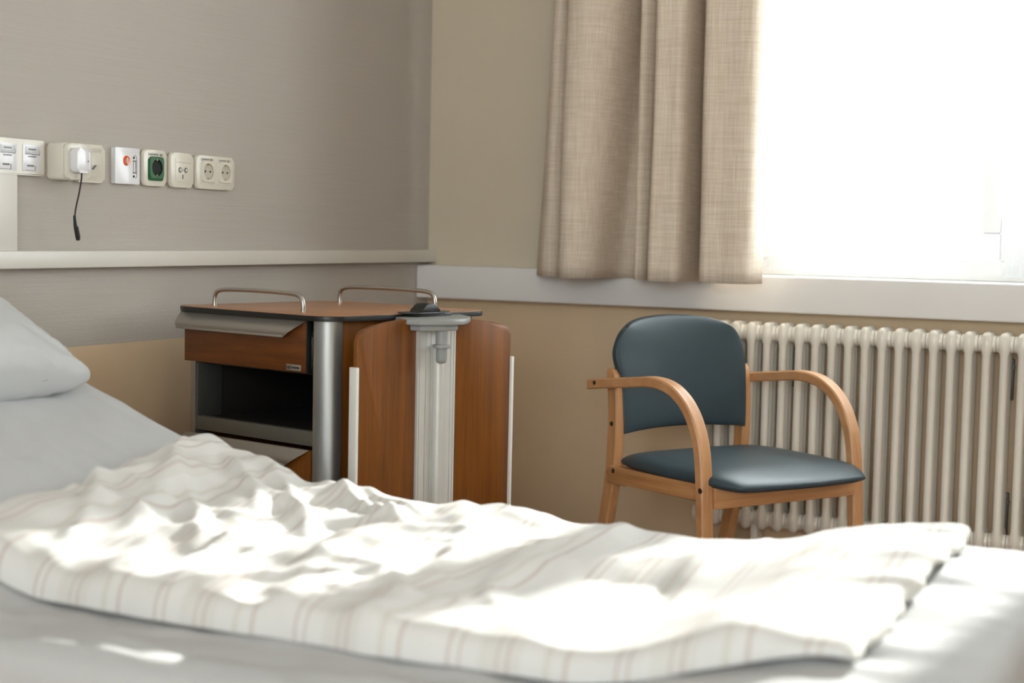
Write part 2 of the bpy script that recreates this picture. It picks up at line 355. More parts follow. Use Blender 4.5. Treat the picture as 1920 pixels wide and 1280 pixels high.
# ================================================================== RADIATOR
def radiator():
    P, X0, N = .04527, .9474, 34
    yf, yb, z0, z1 = -.107, -.037, .205, .787
    cx = X0+P*(N-1)/2
    rt = empty('radiator', (cx, -.072, 0), label='cream column radiator under the window sill behind the armchair', cat='radiator')
    # one section: three tubes merged into a rounded top and bottom header
    bm = bmesh.new()
    for y in (yf, (yf+yb)/2, yb):
        R = []
        prof = [(z0, .004, 0), (z0+.004, .010, 0), (z0+.012, .0145, 0), (z0+.045, .0150, 0), (z0+.062, .0109, 0), (z1-.062, .0109, 0), (z1-.045, .0150, 0), (z1-.012, .0145, 0), (z1-.004, .010, 0), (z1, .004, 0)]
        tb = [Vector((0, y+.072, z)) for z, _, _ in prof]
        rr = [q[1] for q in prof]
        Rg = [[Vector((q[1]*math.cos(2*PI*k/16), y+.072+q[1]*math.sin(2*PI*k/16), q[0])) for k in range(16)] for q in prof]
        rings(bm, Rg)
    for z in (z0+.029, z1-.031):
        # header body along y and hub ring along x
        R = []
        for y, a, b in ((yf-.006, .010, .016), (yf, .0145, .024), (yf+.02, .0155, .027), ((yf+yb)/2, .016, .028), (yb-.02, .0155, .027), (yb, .0145, .024), (yb+.006, .010, .016)):
            R.append([Vector((a*math.cos(2*PI*k/16), y+.072, z+b*math.sin(2*PI*k/16))) for k in range(16)])
        rings(bm, R)
        lathe(bm, [(.0215, -P/2+.0006), (.0225, -P/2+.003), (.0225, P/2-.003), (.0215, P/2-.0006)], (0, (yf+yb)/2+.072-.016, z), axis='x', n=18)
    sec = link('radiator_section', bm, M['radiator'], rt, angle=50, loc=(X0-cx, 0, 0))
    for i in range(1, N):
        s = sec.copy(); C.objects.link(s); s.parent = rt; s.location = (X0+P*i-cx, 0, 0)
    # wall brackets and feet
    for bxn in (1.7715, 1.183):
        for zt, dz in ((.695, -.09), (.335, -.10)):
            bm = bmesh.new()
            box(bm, (bxn-.006-cx, .046, zt+dz), (bxn+.006-cx, .070, zt+.02), .002)
            lathe(bm, [(.0, -.0), (.011, .0), (.011, .012), (.0, .012)], (bxn-cx, .034, zt), axis='y', n=6)
            link('wall_bracket', bm, M['bar'], rt)
    for fx in (X0+P*3.5, X0+P*29.5):
        bm = bmesh.new(); box(bm, (fx-.01-cx, -.03, 0), (fx+.01-cx, .03, z0+.05), .003); link('foot', bm, M['radiator'], rt)
radiator()

# ================================================================== ARMCHAIR
def chair():
    k = .96
    def sc(p): return (CAM.x+(p[0]-CAM.x)*k, CAM.y+(p[1]-CAM.y)*k)
    LF = sc((1.15777, -.73268)); a = 1.0174
    # local: x = sideways (left front leg at 0), y = backwards (rotation a turns +x to (cos a, sin a)); forward = -y
    Wd = .55*k; zz = lambda z: 1.02-(1.02-z)*k
    rt = empty('armchair', (LF[0], LF[1], 0), a, label='beech armchair with petrol blue vinyl seat and back in front of the radiator', cat='chair')
    T, LW = .026, .036
    inner = [(-.489*k, zz(.607)), (-.40*k, zz(.618)), (-.303*k, zz(.629)), (-.24*k, zz(.636)), (-.193*k, zz(.635)), (-.155*k, zz(.627)), (-.125*k, zz(.613)), (-.098*k, zz(.593)), (-.075*k, zz(.566)), (-.057*k, zz(.532)), (-.046*k, zz(.500)), (-.038*k, zz(.455)), (-.033*k, zz(.40)), (-.026*k, zz(.30)), (-.018*k, zz(.12)), (-.012*k, 0)]
    P = catmull([(0, -v, z) for v, z in inner], 6)
    for side, x0 in ((0, 0.0), (1, Wd-LW)):
        R = []
        for i, p in enumerate(P):
            d = (P[min(i+1, len(P)-1)]-P[max(i-1, 0)]).normalized(); nrm = Vector((0, d.z, -d.y))      # outward normal: up / forward
            if nrm.z < 0 and nrm.y > 0: nrm = -nrm
            if i == 0: nrm = Vector((0, 0, 1))
            tt = T
            q = p+nrm*tt; b = .0035
            i_, o_ = p, q; e1 = (o_-i_).normalized()
            ring = [i_+Vector((x0+b, 0, 0)), i_+Vector((x0+LW-b, 0, 0)), i_+e1*b+Vector((x0+LW, 0, 0)), o_-e1*b+Vector((x0+LW, 0, 0)), o_+Vector((x0+LW-b, 0, 0)), o_+Vector((x0+b, 0, 0)), o_-e1*b+Vector((x0, 0, 0)), i_+e1*b+Vector((x0, 0, 0))]
            if i == len(P)-1:
                for v in ring: v.z = 0
            R.append(ring)
        bm = bmesh.new(); rings(bm, R)
        arm = link('arm_and_front_leg', bm, M['beech_arm'], rt, angle=40)
        # bolts: outside face
        xs_ = x0-.0006 if side == 0 else x0+LW+.0006; sg = -1 if side == 0 else 1
        for v, z, rr in ((-.455*k, zz(.628), .0055), (-.012*k, zz(.405), .0065)):
            bm = bmesh.new(); lathe(bm, [(rr, 0), (rr, sg*.0018), (rr*.7, sg*.0022), (rr*.5, sg*.0008)], (xs_-sg*.001, -v, z), axis='x', n=16); link('bolt_cover', bm, M['plug'], arm)
        # rear leg / post, inside the arm
        if side == 0: pa, pb = LW, LW+.028
        else: pa, pb = Wd-LW-.028, Wd-LW
        cen = [(-.520, 0), (-.488, .12), (-.455, .26), (-.432, .38), (-.424, .50), (-.428, .60), (-.436, .655), (-.438, .667)]
        # front and rear edge lines of the post
        R = []
        n_ = len(cen); pts = catmull([(0, -(v)*k, zz(z) if z > 0 else 0) for v, z in cen], 5)
        for i, p in enumerate(pts):
            z = p.z; hw = .020 if z > .25 else .020-.004*(.25-z)/.25
            top = pts[-1].z; dd = top-z
            if dd < .016: hw *= math.sqrt(max(.05, 1-((.016-dd)/.0162)**2))
            b = .004*min(1, hw/.02); ring = []
            for (xx, yy) in ((pa+b, -hw), (pb-b, -hw), (pb, -hw+b), (pb, hw-b), (pb-b, hw), (pa+b, hw), (pa, hw-b), (pa, -hw+b)): ring.append(Vector((xx, p.y+yy, z)))
            R.append(ring)
        bm = bmesh.new(); rings(bm, R)
        leg = link('rear_leg', bm, M['beech_v'], rt, angle=40)
        xf = pa-.0004 if side == 0 else pb+.0004
        for v, z in ((-.424*k, zz(.52)), (-.432*k, zz(.39))):
            bm = bmesh.new(); lathe(bm, [(.0062, 0), (.0062, sg*.0016), (.0045, sg*.002), (.003, sg*.0008)], (xf-sg*.0006, -v, z), axis='x', n=16); link('bolt_cover', bm, M['plug'], leg)
        # side rail
        ra, rb = (LW*.45, LW*.45+.022) if side == 0 else (Wd-LW*.45-.022, Wd-LW*.45)
        bm = bmesh.new(); zr0, zr1 = zz(.370), zz(.412)
        yA, yB = .030*k, .412*k
        prism(bm, [(yA, zr0+.004), (yB-.09, zr0+.002), (yB-.07, zr0-.004), (yB, zr0-.004), (yB, zr1), (yA, zr1+.004)], ra, rb, axis=0, bev=.002)
        sr = link('side_rail', bm, M['beech_d'], rt, angle=40)
        bm = bmesh.new(); xf = ra if side == 0 else rb
        lathe(bm, [(.0058, 0), (.0058, sg*.0016), (.004, sg*.002), (.003, sg*.0008)], (xf-sg*.0006, .385*k, zz(.401)), axis='x', n=16); link('bolt_cover', bm, M['plug'], sr)
    # front and back rails
    bx('front_rail', (LW, -.002, zz(.358)), (Wd-LW, .022, zz(.420)), M['beech_h'], rt, .003)
    bx('back_rail', (LW+.028, .405*k, zz(.375)), (Wd-LW-.028, .43*k, zz(.415)), M['beech_h'], rt, .003)
    # seat cushion
    bm = bmesh.new(); nu, nv = 40, 40
    xa, xb, ya, yb = .012*k, .526*k, -.088*k, .400*k      # y is backwards
    def outline(u, v):      # square [-1,1] to rounded, tapered outline
        uu = u*math.sqrt(1-.20*v*v*abs(u)**5); vv = v*math.sqrt(1-.14*u*u*abs(v)**5)
        wid = 1.0
        x = (xa+xb)/2+uu*(xb-xa)/2*wid; y = (ya+yb)/2+vv*(yb-ya)/2
        if y < .0: x = (xa+xb)/2+(x-(xa+xb)/2)*(1-.10*sstep(0, -.085, y))
        return x, y
    top = {}; bot = {}
    for i in range(nu+1):
        for j in range(nv+1):
            u_ = -math.cos(PI*i/nu); v_ = -math.cos(PI*j/nv)
            x, y = outline(u_, v_); m_ = max(abs(u_), abs(v_))
            e = (max(0, 1-abs(u_)**5)*max(0, 1-abs(v_)**5))**.42
            zb = zz(.414); drop = .010*sstep(.03, -.085, y)
            zt = zz(.438)-drop+.019*e*(1-.35*sstep(.15, -.09, y))-.004*math.cos(u_*PI/2)*math.cos(v_*PI/2)
            ec = .012*(1-e)
            top[i, j] = bm.verts.new((x, y, zt-ec)); bot[i, j] = bm.verts.new((x+(-.01*u_), y+(.012 if v_ < 0 else -.01)*abs(v_), zb-drop*.8-.004*e))
    for i in range(nu):
        for j in range(nv):
            bm.faces.new((top[i, j], top[i+1, j], top[i+1, j+1], top[i, j+1])); bm.faces.new((bot[i, j], bot[i, j+1], bot[i+1, j+1], bot[i+1, j]))
    loop = [(i, 0) for i in range(nu)]+[(nu, j) for j in range(nv)]+[(i, nv) for i in range(nu, 0, -1)]+[(0, j) for j in range(nv, 0, -1)]
    mid = []
    for q in loop:
        a_, b_ = top[q].co, bot[q].co; c_ = a_.lerp(b_, .5); d = Vector((c_.x-(xa+xb)/2, c_.y-(ya+yb)/2, 0)).normalized(); mid.append(bm.verts.new(c_+d*.005))
    for n_ in range(len(loop)):
        a_, b_ = loop[n_], loop[(n_+1) % len(loop)]; m1, m2 = mid[n_], mid[(n_+1) % len(loop)]
        bm.faces.new((top[a_], m1, m2, top[b_])); bm.faces.new((m1, bot[a_], bot[b_], m2))
    link('seat', bm, M['vinyl'], rt, angle=180)
    # backrest: padded shell, curved in plan, leaning back
    bm = bmesh.new(); nu, nv = 44, 44
    zb, zt = zz(.490), zz(.806); xc = (.265)*k
    def bp(u, v, side):
        # u -1..1 across, v -1..1 up
        uu = u*math.sqrt(1-.42*(v*v)*abs(u)**2) if v > 0 else u*math.sqrt(1-.06*v*v*abs(u)**4)
        vv = v*math.sqrt(1-.36*u*u*abs(v)**3) if v > 0 else v*math.sqrt(1-.05*u*u*abs(v)**4)
        tt = sstep(-.15, .45, v); hw = .209+.013*tt
        x = .264-.012*tt+uu*hw
        z = (zb+zt)/2+vv*(zt-zb)/2
        if v < 0: z += .012*(1-u*u)*v*v
        lean = .436*k+.16*(z-zb)*.55
        plan = -.030*(u*u)                      # edges come forward
        e = (max(0, 1-abs(u)**6)*max(0, 1-abs(v)**6))**.45
        y = lean+plan+side*.013*e+(.0)
        return (x, y+.006*side, z)
    F = {}; B = {}
    for i in range(nu+1):
        for j in range(nv+1):
            u_ = -math.cos(PI*i/nu); v_ = -math.cos(PI*j/nv)
            F[i, j] = bm.verts.new(bp(u_, v_, -1)); B[i, j] = bm.verts.new(bp(u_, v_, 1))
    for i in range(nu):
        for j in range(nv):
            bm.faces.new((F[i, j], F[i+1, j], F[i+1, j+1], F[i, j+1])); bm.faces.new((B[i, j], B[i, j+1], B[i+1, j+1], B[i+1, j]))
    loop = [(i, 0) for i in range(nu)]+[(nu, j) for j in range(nv)]+[(i, nv) for i in range(nu, 0, -1)]+[(0, j) for j in range(nv, 0, -1)]
    for n_ in range(len(loop)):
        a_, b_ = loop[n_], loop[(n_+1) % len(loop)]; bm.faces.new((F[a_], B[a_], B[b_], F[b_]))
    link('backrest', bm, M['vinyl'], rt, angle=180)
chair()

# ================================================================== BEDSIDE CABINET
def cabinet():
    a = .261; Wd = .48; h = .24
    L = Vector((-math.cos(a), math.sin(a), 0)); B = Vector((math.sin(a), math.cos(a), 0))
    c = Vector((.578, -1.518, 0))+L*h+B*h
    rt = empty('bedside_cabinet', c, -a, label='cherry wood bedside cabinet on castors with aluminium corner posts, between bed and wall', cat='cabinet')
    ZT = .838
    # top
    bm = bmesh.new(); prism(bm, rrect(-.262, -.262, .262, .262, .055, 8), ZT-.012, ZT-.0012, bev=.001); tp = link('table_top', bm, M['black'], rt)
    bm = bmesh.new(); prism(bm, rrect(-.2605, -.2605, .2605, .2605, .054, 8), ZT-.0012, ZT, bev=.0005); tag(link('laminate', bm, M['cherry_top'], tp), 'brown wood laminate surface')
    # corner posts: quarter round extrusions
    for sx in (-1, 1):
        for sy in (-1, 1):
            pts = []; rr = .040
            for k in range(13):
                t = PI/2*k/12; pts.append((math.cos(t)*rr, math.sin(t)*rr))
            cx_, cy_ = sx*(h-rr), sy*(h-rr)
            poly = [(cx_+sx*p[0], cy_+sy*p[1]) for p in pts]+[(cx_-sx*.003, cy_+sy*rr), (cx_-sx*.003, cy_+sy*(rr-.004)), (cx_, cy_), (cx_+sx*(rr-.004), cy_-sy*.003), (cx_+sx*rr, cy_-sy*.003)]
            bm = bmesh.new(); prism(bm, poly, .10, ZT-.013, bev=.0006, seg=1); link('corner_post', bm, M['alu'], rt, angle=25)
    q = h-.040
    # panels
    bx('side_panel', (h-.012, -q, .11), (h-.004, q, ZT-.014), M['cherry_v'], rt, .001)
    bx('side_panel', (-h+.004, -q, .11), (-h+.012, q, ZT-.014), M['cherry_v'], rt, .001)
    bx('back_panel', (-q, h-.012, .11), (q, h-.004, ZT-.014), M['cherry_v'], rt, .001)
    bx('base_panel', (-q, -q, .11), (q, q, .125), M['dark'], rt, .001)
    # open compartment; near-black panels and liners put its shade into the colour
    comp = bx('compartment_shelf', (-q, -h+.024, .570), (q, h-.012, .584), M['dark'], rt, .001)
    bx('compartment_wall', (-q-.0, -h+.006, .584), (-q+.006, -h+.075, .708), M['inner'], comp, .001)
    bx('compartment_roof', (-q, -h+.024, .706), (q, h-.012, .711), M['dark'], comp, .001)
    bx('compartment_shade_liner', (-q+.004, h-.016, .584), (q-.004, h-.0125, .706), M['dark'], comp, .0005)
    bx('compartment_shade_liner', (-q-.003, -h+.076, .584), (-q+.002, h-.016, .706), M['dark'], comp, .0005)
    bx('compartment_shade_liner', (q-.004, -h+.006, .584), (q-.0005, h-.012, .706), M['dark'], comp, .001)
    bx('shelf_edge', (-q, -h+.003, .556), (q, -h+.022, .588), M['bar'], rt, .0015)
    def handle(x0, x1, zt, hgt, par, m):
        # curved lip along x, its right end cut back diagonally towards the bottom
        bm = bmesh.new(); n = 12; prof = []
        for k in range(n+1):
            t = k/n; z = zt-hgt*t; y = -h-.005-.015*math.sin(PI*.5*min(1, t*1.35))**1.2+.004*max(0, t-.74)/.26
            prof.append((y, z, t))
        R = []
        NX = 10
        for i in range(NX+1):
            ring = []
            for y, z, t in prof:
                xr = x1-.058*t**1.2; xl = x0-.002*t
                ring.append(Vector((xl+(xr-xl)*i/NX, y, z)))
            for y, z, t in reversed(prof):
                xr = x1-.058*t**1.2; xl = x0-.002*t
                ring.append(Vector((xl+(xr-xl)*i/NX, y+.004, z+.001)))
            R.append(ring)
        rings(bm, R)
        hd = link('handle', bm, m, par, angle=40)
        bx('handle_lip', (x0-.001, -h-.0185, zt-hgt-.002), (x1-.061, -h-.0135, zt-hgt+.003), m, hd, .001)
        return hd
    # drawer slightly pulled out (front face at y=-h-.004)
    dr = bx('drawer', (-h+.008, -h-.004, .7125), (h-.062, -h+.012, .826), M['cherry_h'], rt, .001)
    bx('edge_band', (h-.062, -h-.004, .7125), (h-.0585, -h+.012, .826), M['black'], dr, .0005)
    handle(-h-.006, h-.064, .8235, .036, dr, M['handle'])
    bm = bmesh.new(); box(bm, (h-.0575, -h+.008, .715), (h-.053, h-.03, .80), .0005); bs = link('drawer_side', bm, M['black'], dr)
    bm = bmesh.new(); box(bm, (h-.0530, -h+.004, .722), (h-.0515, h-.05, .79), .0004)
    for z in (.748, .782): lathe(bm, [(.003, 0), (.003, .0012)], (h-.0515, -h+.02, z), axis='x', n=10)
    link('drawer_slide', bm, M['chrome'], dr)
    # badge: small plate with a mark and a line of tiny letters (illegible in the photo)
    bm = bmesh.new(); box(bm, (h-.123, -h-.0050, .7155), (h-.077, -h-.0036, .7285), .0004); bd = link('badge', bm, M['handle'], dr)
    bm = bmesh.new(); y0, y1 = -h-.0056, -h-.0049
    for x in (h-.1205, h-.1165, h-.1125, h-.1085): box(bm, (x, y0, .7175), (x+.0012, y1, .7265))
    box(bm, (h-.1205, y0, .7210), (h-.1073, y1, .7224))
    for i in range(9): box(bm, (h-.104+i*.0026, y0, .7200), (h-.104+i*.0026+.0014, y1, .7200+(.004 if i % 3 else .0052)))
    link('badge_print', bm, M['black'], bd)
    # lower door
    dd = bx('lower_door', (-h+.014, -h-.001, .14), (h-.049, -h+.014, .546), M['cherry_v'], rt, .001)
    handle(-h+.010, h-.052, .5475, .036, dd, M['handle'])
    # tube rails on the top
    for y_, xa, xb in ((-.190, -.192, .108), (.205, -.192, .132)):
        P = [(xa, y_, ZT-.001), (xa, y_, ZT+.016), (xa+.004, y_, ZT+.028), (xa+.016, y_, ZT+.036), (xa+.05, y_, ZT+.0395), (0.5*(xa+xb), y_, ZT+.041), (xb-.05, y_, ZT+.0395), (xb-.016, y_, ZT+.036), (xb-.004, y_, ZT+.028), (xb, y_, ZT+.016), (xb, y_, ZT-.001)]
        bm = bmesh.new(); tube(bm, P, .0052, 12, 5); link('top_rail', bm, M['steel'], rt, angle=60)
    # castors
    for sx in (-1, 1):
        for sy in (-1, 1):
            bm = bmesh.new(); cx_, cy_ = sx*.19, sy*.19
            lathe(bm, [(.016, .07), (.02, .085), (.02, .10)], (cx_, cy_, 0), n=14)
            box(bm, (cx_-.016, cy_-.02, .03), (cx_-.012, cy_+.02, .075), .001); box(bm, (cx_+.012, cy_-.02, .03), (cx_+.016, cy_+.02, .075), .001)
            ca = link('castor', bm, M['grey'], rt)
            bm = bmesh.new(); lathe(bm, [(.02, -.011), (.0295, -.009), (.03, 0), (.0295, .009), (.02, .011)], (cx_, cy_, .030), axis='x', n=24); link('wheel', bm, M['rubber'], ca)
    # fold-down overbed leaf hanging on the right side; leaf plane at x = h+.08
    lf = empty('folded_table_leaf', (0, 0, 0)); lf.parent = rt
    X0, X1 = h+.072, h+.084
    def leaf(p, zlo):
        bm = bmesh.new(); prism(bm, p, X0, X1, axis=0, bev=.0015); return link('leaf_board', bm, M['cherry_v'], lf)
    def yz(s, z): return (s-h, z)           # s = distance back from the front face
    zl = .25
    left = [yz(.006, zl), yz(.183, zl), yz(.183, .8315), yz(.14, .830), yz(.10, .8265), yz(.055, .819)]
    for k in range(1, 8):
        t = PI/2*k/8; left.append(yz(.006+.03*(1-math.sin(t)), .785+.028*math.cos(t)))
    left.append(yz(.006, .785))
    leaf(left, zl)
    right = [yz(.300, zl), yz(.497, zl), yz(.497, .785)]
    for k in range(1, 8):
        t = PI/2*k/8; right.append(yz(.497-.03*(1-math.cos(t)), .785+.024*math.sin(t)))
    right += [yz(.43, .817), yz(.37, .824), yz(.33, .8275), yz(.300, .829)]
    leaf(right, zl)
    for s0, s1 in ((-.002, .0062), (.4965, .505)): bx('edge_strip', (X0-.004, s0-h, zl), (X1+.006, s1-h, .735), M['strip'], lf, .0015)
    # ribbed aluminium column between the boards
    prof = []; ya, yb = .181-h, .302-h
    prof = [(X0-.01, ya), (X0-.01, yb), (X1+.006, yb)]
    for gy in (.296, .286, .2365, .222, .206, .187):
        y = gy-h
        prof += [(X1+.006, y+.0009), (X1+.002, y+.0006), (X1+.002, y-.0006), (X1+.006, y-.0009)]
    prof.append((X1+.006, ya))
    bm = bmesh.new(); prism(bm, prof, zl, .818, axis=2); link('column_profile', bm, M['alu_light'], lf, smooth=False)
    bm = bmesh.new(); lathe(bm, [(.0125, zl), (.0125, .775)], (X1+.012, .240-h, 0), n=24); link('lift_rod', bm, M['alu_light'], lf, angle=40)
    # grey bracket plate with stem
    bm = bmesh.new()
    pl = [(h+.012, .185-h), (h+.050, .165-h), (h+.090, .145-h), (h+.118, .155-h), (h+.135, .190-h), (h+.152, .215-h), (h+.152, .262-h), (h+.128, .300-h), (h+.090, .350-h), (h+.012, .400-h)]
    prism(bm, pl, .8185, .8320, axis=2, bev=.004, seg=3); br = link('bracket', bm, M['grey'], lf, angle=40)
    bm = bmesh.new(); prism(bm, [(h+.06, .160-h), (h+.110, .165-h), (h+.138, .205-h), (h+.138, .255-h), (h+.06, .320-h)], .806, .8190, axis=2, bev=.004); link('bracket_collar', bm, M['grey'], br)
    bm = bmesh.new(); lathe(bm, [(.0125, .812), (.0125, .776), (.019, .7755), (.020, .772), (.019, .7685), (.0120, .768), (.0120, .742), (.010, .737), (.005, .735)], (h+.121, .222-h, 0), n=24); link('release_knob', bm, M['grey'], br, angle=50)
    bm = bmesh.new()
    prism(bm, [(h+.004, .205-h), (h+.030, .190-h), (h+.060, .215-h), (h+.060, .300-h), (h+.030, .345-h), (h+.004, .335-h)], .8385, .8415, axis=2, bev=.001)
    hump = [(-.034, 0), (-.026, .006), (-.018, .015), (-.010, .0195), (.010, .0195), (.018, .015), (.026, .006), (.034, 0)]
    prism(bm, [(.266-h+p, .8405+q_) for p, q_ in hump], h+.012, h+.048, axis=0, bev=.0015)
    box(bm, (h+.01, .21-h, .830), (h+.05, .33-h, .8395), .001)
    link('latch', bm, M['black'], br, angle=40)
cabinet()

# ================================================================== BED
def mz(x):      # mattress top
    up = .375*max(0, .88-x)*sstep(.95, .70, x) if x < .95 else 0
    return .512+up+.067*sstep(1.62, 1.95, x)
MY0, MY1, MX0, MX1 = -2.90, -1.955, .12, 2.105
def bed():
    cx, cy = 1.1, -2.42
    rt = empty('hospital_bed', (cx, cy, 0), label='bed frame on castors carrying the white mattress, backrest raised', cat='bed')
    def P(name, a, b, m, bev=.004): return bx(name, (a[0]-cx, a[1]-cy, a[2]), (b[0]-cx, b[1]-cy, b[2]), m, rt, bev)
    P('base_frame', (.14, -2.86, .30), (2.09, -1.99, .345), M['trim_white'])
    P('headboard', (.06, -2.90, .28), (.10, -1.96, .80), M['trim_white'], .01)
    P('platform', (.88, -2.86, .345), (2.09, -1.99, .388), M['grey'])
    for x in (.25, 1.95):
        for y in (-2.80, -2.05):
            lg = P('leg', (x-.025, y-.025, .10), (x+.025, y+.025, .30), M['grey'])
            bm = bmesh.new(); lathe(bm, [(.03, -.014), (.048, -.012), (.05, 0), (.048, .012), (.03, .014)], (x-cx, y-cy, .05), axis='x', n=24); link('castor', bm, M['rubber'], lg)
            lg.location = (0, 0, 0)
    # raised backrest section
    bm = bmesh.new(); ya, yb = -2.86-cy, -1.99-cy
    prism(bm, [(q-cx, z) for q, z in ((.88, .350), (.88, .386), (.135, mz(.135)-.124), (.135, mz(.135)-.150))], ya, yb, axis=1, bev=.002); link('backrest_section', bm, M['grey'], rt)
    bm = bmesh.new(); prism(bm, [(q-cx, z) for q, z in ((.14, .345), (.20, .345), (.20, .50), (.14, .50))], ya+.1, yb-.1, axis=1); link('backrest_support', bm, M['grey'], rt)
bed()
def mattress():
    NX, NP = 150, 60
    bm = bmesh.new(); R = []
    for i in range(NX+1):
        x = MX0+(MX1-MX0)*i/NX
        t = min(i, NX-i)/NX*(MX1-MX0); er = .02
        ins = 0 if t > er else er-math.sqrt(max(0, er*er-(er-t)**2))
        zt = mz(x); zb = zt-.120 if x < .95 else .392
        ring = []
        rr = .035
        def wr(x, y):
            v = .0045*noise.noise(Vector((x*7, y*13, 2)))+.0035*noise.noise(Vector((x*16+y*9, y*24, 5)))
            rdg = 1-abs(noise.noise(Vector((x*3.0+y*4.5, x*1.2-y*9, 7)))*2); v += .006*max(0, rdg)**4
            return v
        pts = []
        nT = 60
        for k in range(nT+1):
            y = MY0+rr+(MY1-MY0-2*rr)*k/nT; pts.append((y, zt+wr(x, y), 0))
        for k in range(1, 7):
            a = PI/2*k/6; pts.append((MY1-rr+rr*math.sin(a), zt-rr+rr*math.cos(a), 1))
        pts.append((MY1, zb+rr, 1)); pts.append((MY1-.02, zb, 0))
        pts.append((MY0+.02, zb, 0)); pts.append((MY0, zb+rr, -1))
        for k in range(5, -1, -1):
            a = PI/2*k/6; pts.append((MY0+rr-rr*math.sin(a) if k else MY0+rr-.002, zt-rr+rr*math.cos(a)+(wr(x, MY0+rr) if k == 0 else 0), -1))
        pts = pts[:-1]
        cz = (zt+zb)/2; cyy = (MY0+MY1)/2
        for y, z, s in pts:
            y2 = y; z2 = z
            if ins: z2 = cz+(z-cz)*(1-ins/.07); y2 = cyy+(y-cyy)*(1-ins/.48)
            if s: y2 += s*.004*noise.noise(Vector((x*9, z*12, 3)))
            ring.append(Vector((x, y2, z2)))
        R.append(ring)
    rings(bm, R)
    o = link('mattress', bm, M['sheet'], None, angle=180)
    tag(o, 'long white mattress in a fitted sheet on the bed, lying under the duvet', 'mattress')
mattress()
FOLDS = [(.60, -2.00, .86, -2.56, .016, .020), (.72, -1.97, 1.10, -2.36, .014, .016), (.84, -1.97, 1.18, -2.21, .014, .015), (.70, -2.05, .92, -2.24, .010, .014), (.92, -1.97, 1.14, -2.10, .010, .012),
         (.66, -2.33, .87, -2.70, .014, .018), (.68, -2.17, .99, -2.51, .013, .018), (1.06, -2.37, 1.09, -2.64, .010, .018), (1.15, -2.30, 1.20, -2.66, .010, .020), (1.25, -2.12, 1.34, -2.58, .010, .020), (1.62, -2.02, 1.68, -2.55, .010, .035), (.98, -2.20, 1.01, -2.55, .009, .015)]
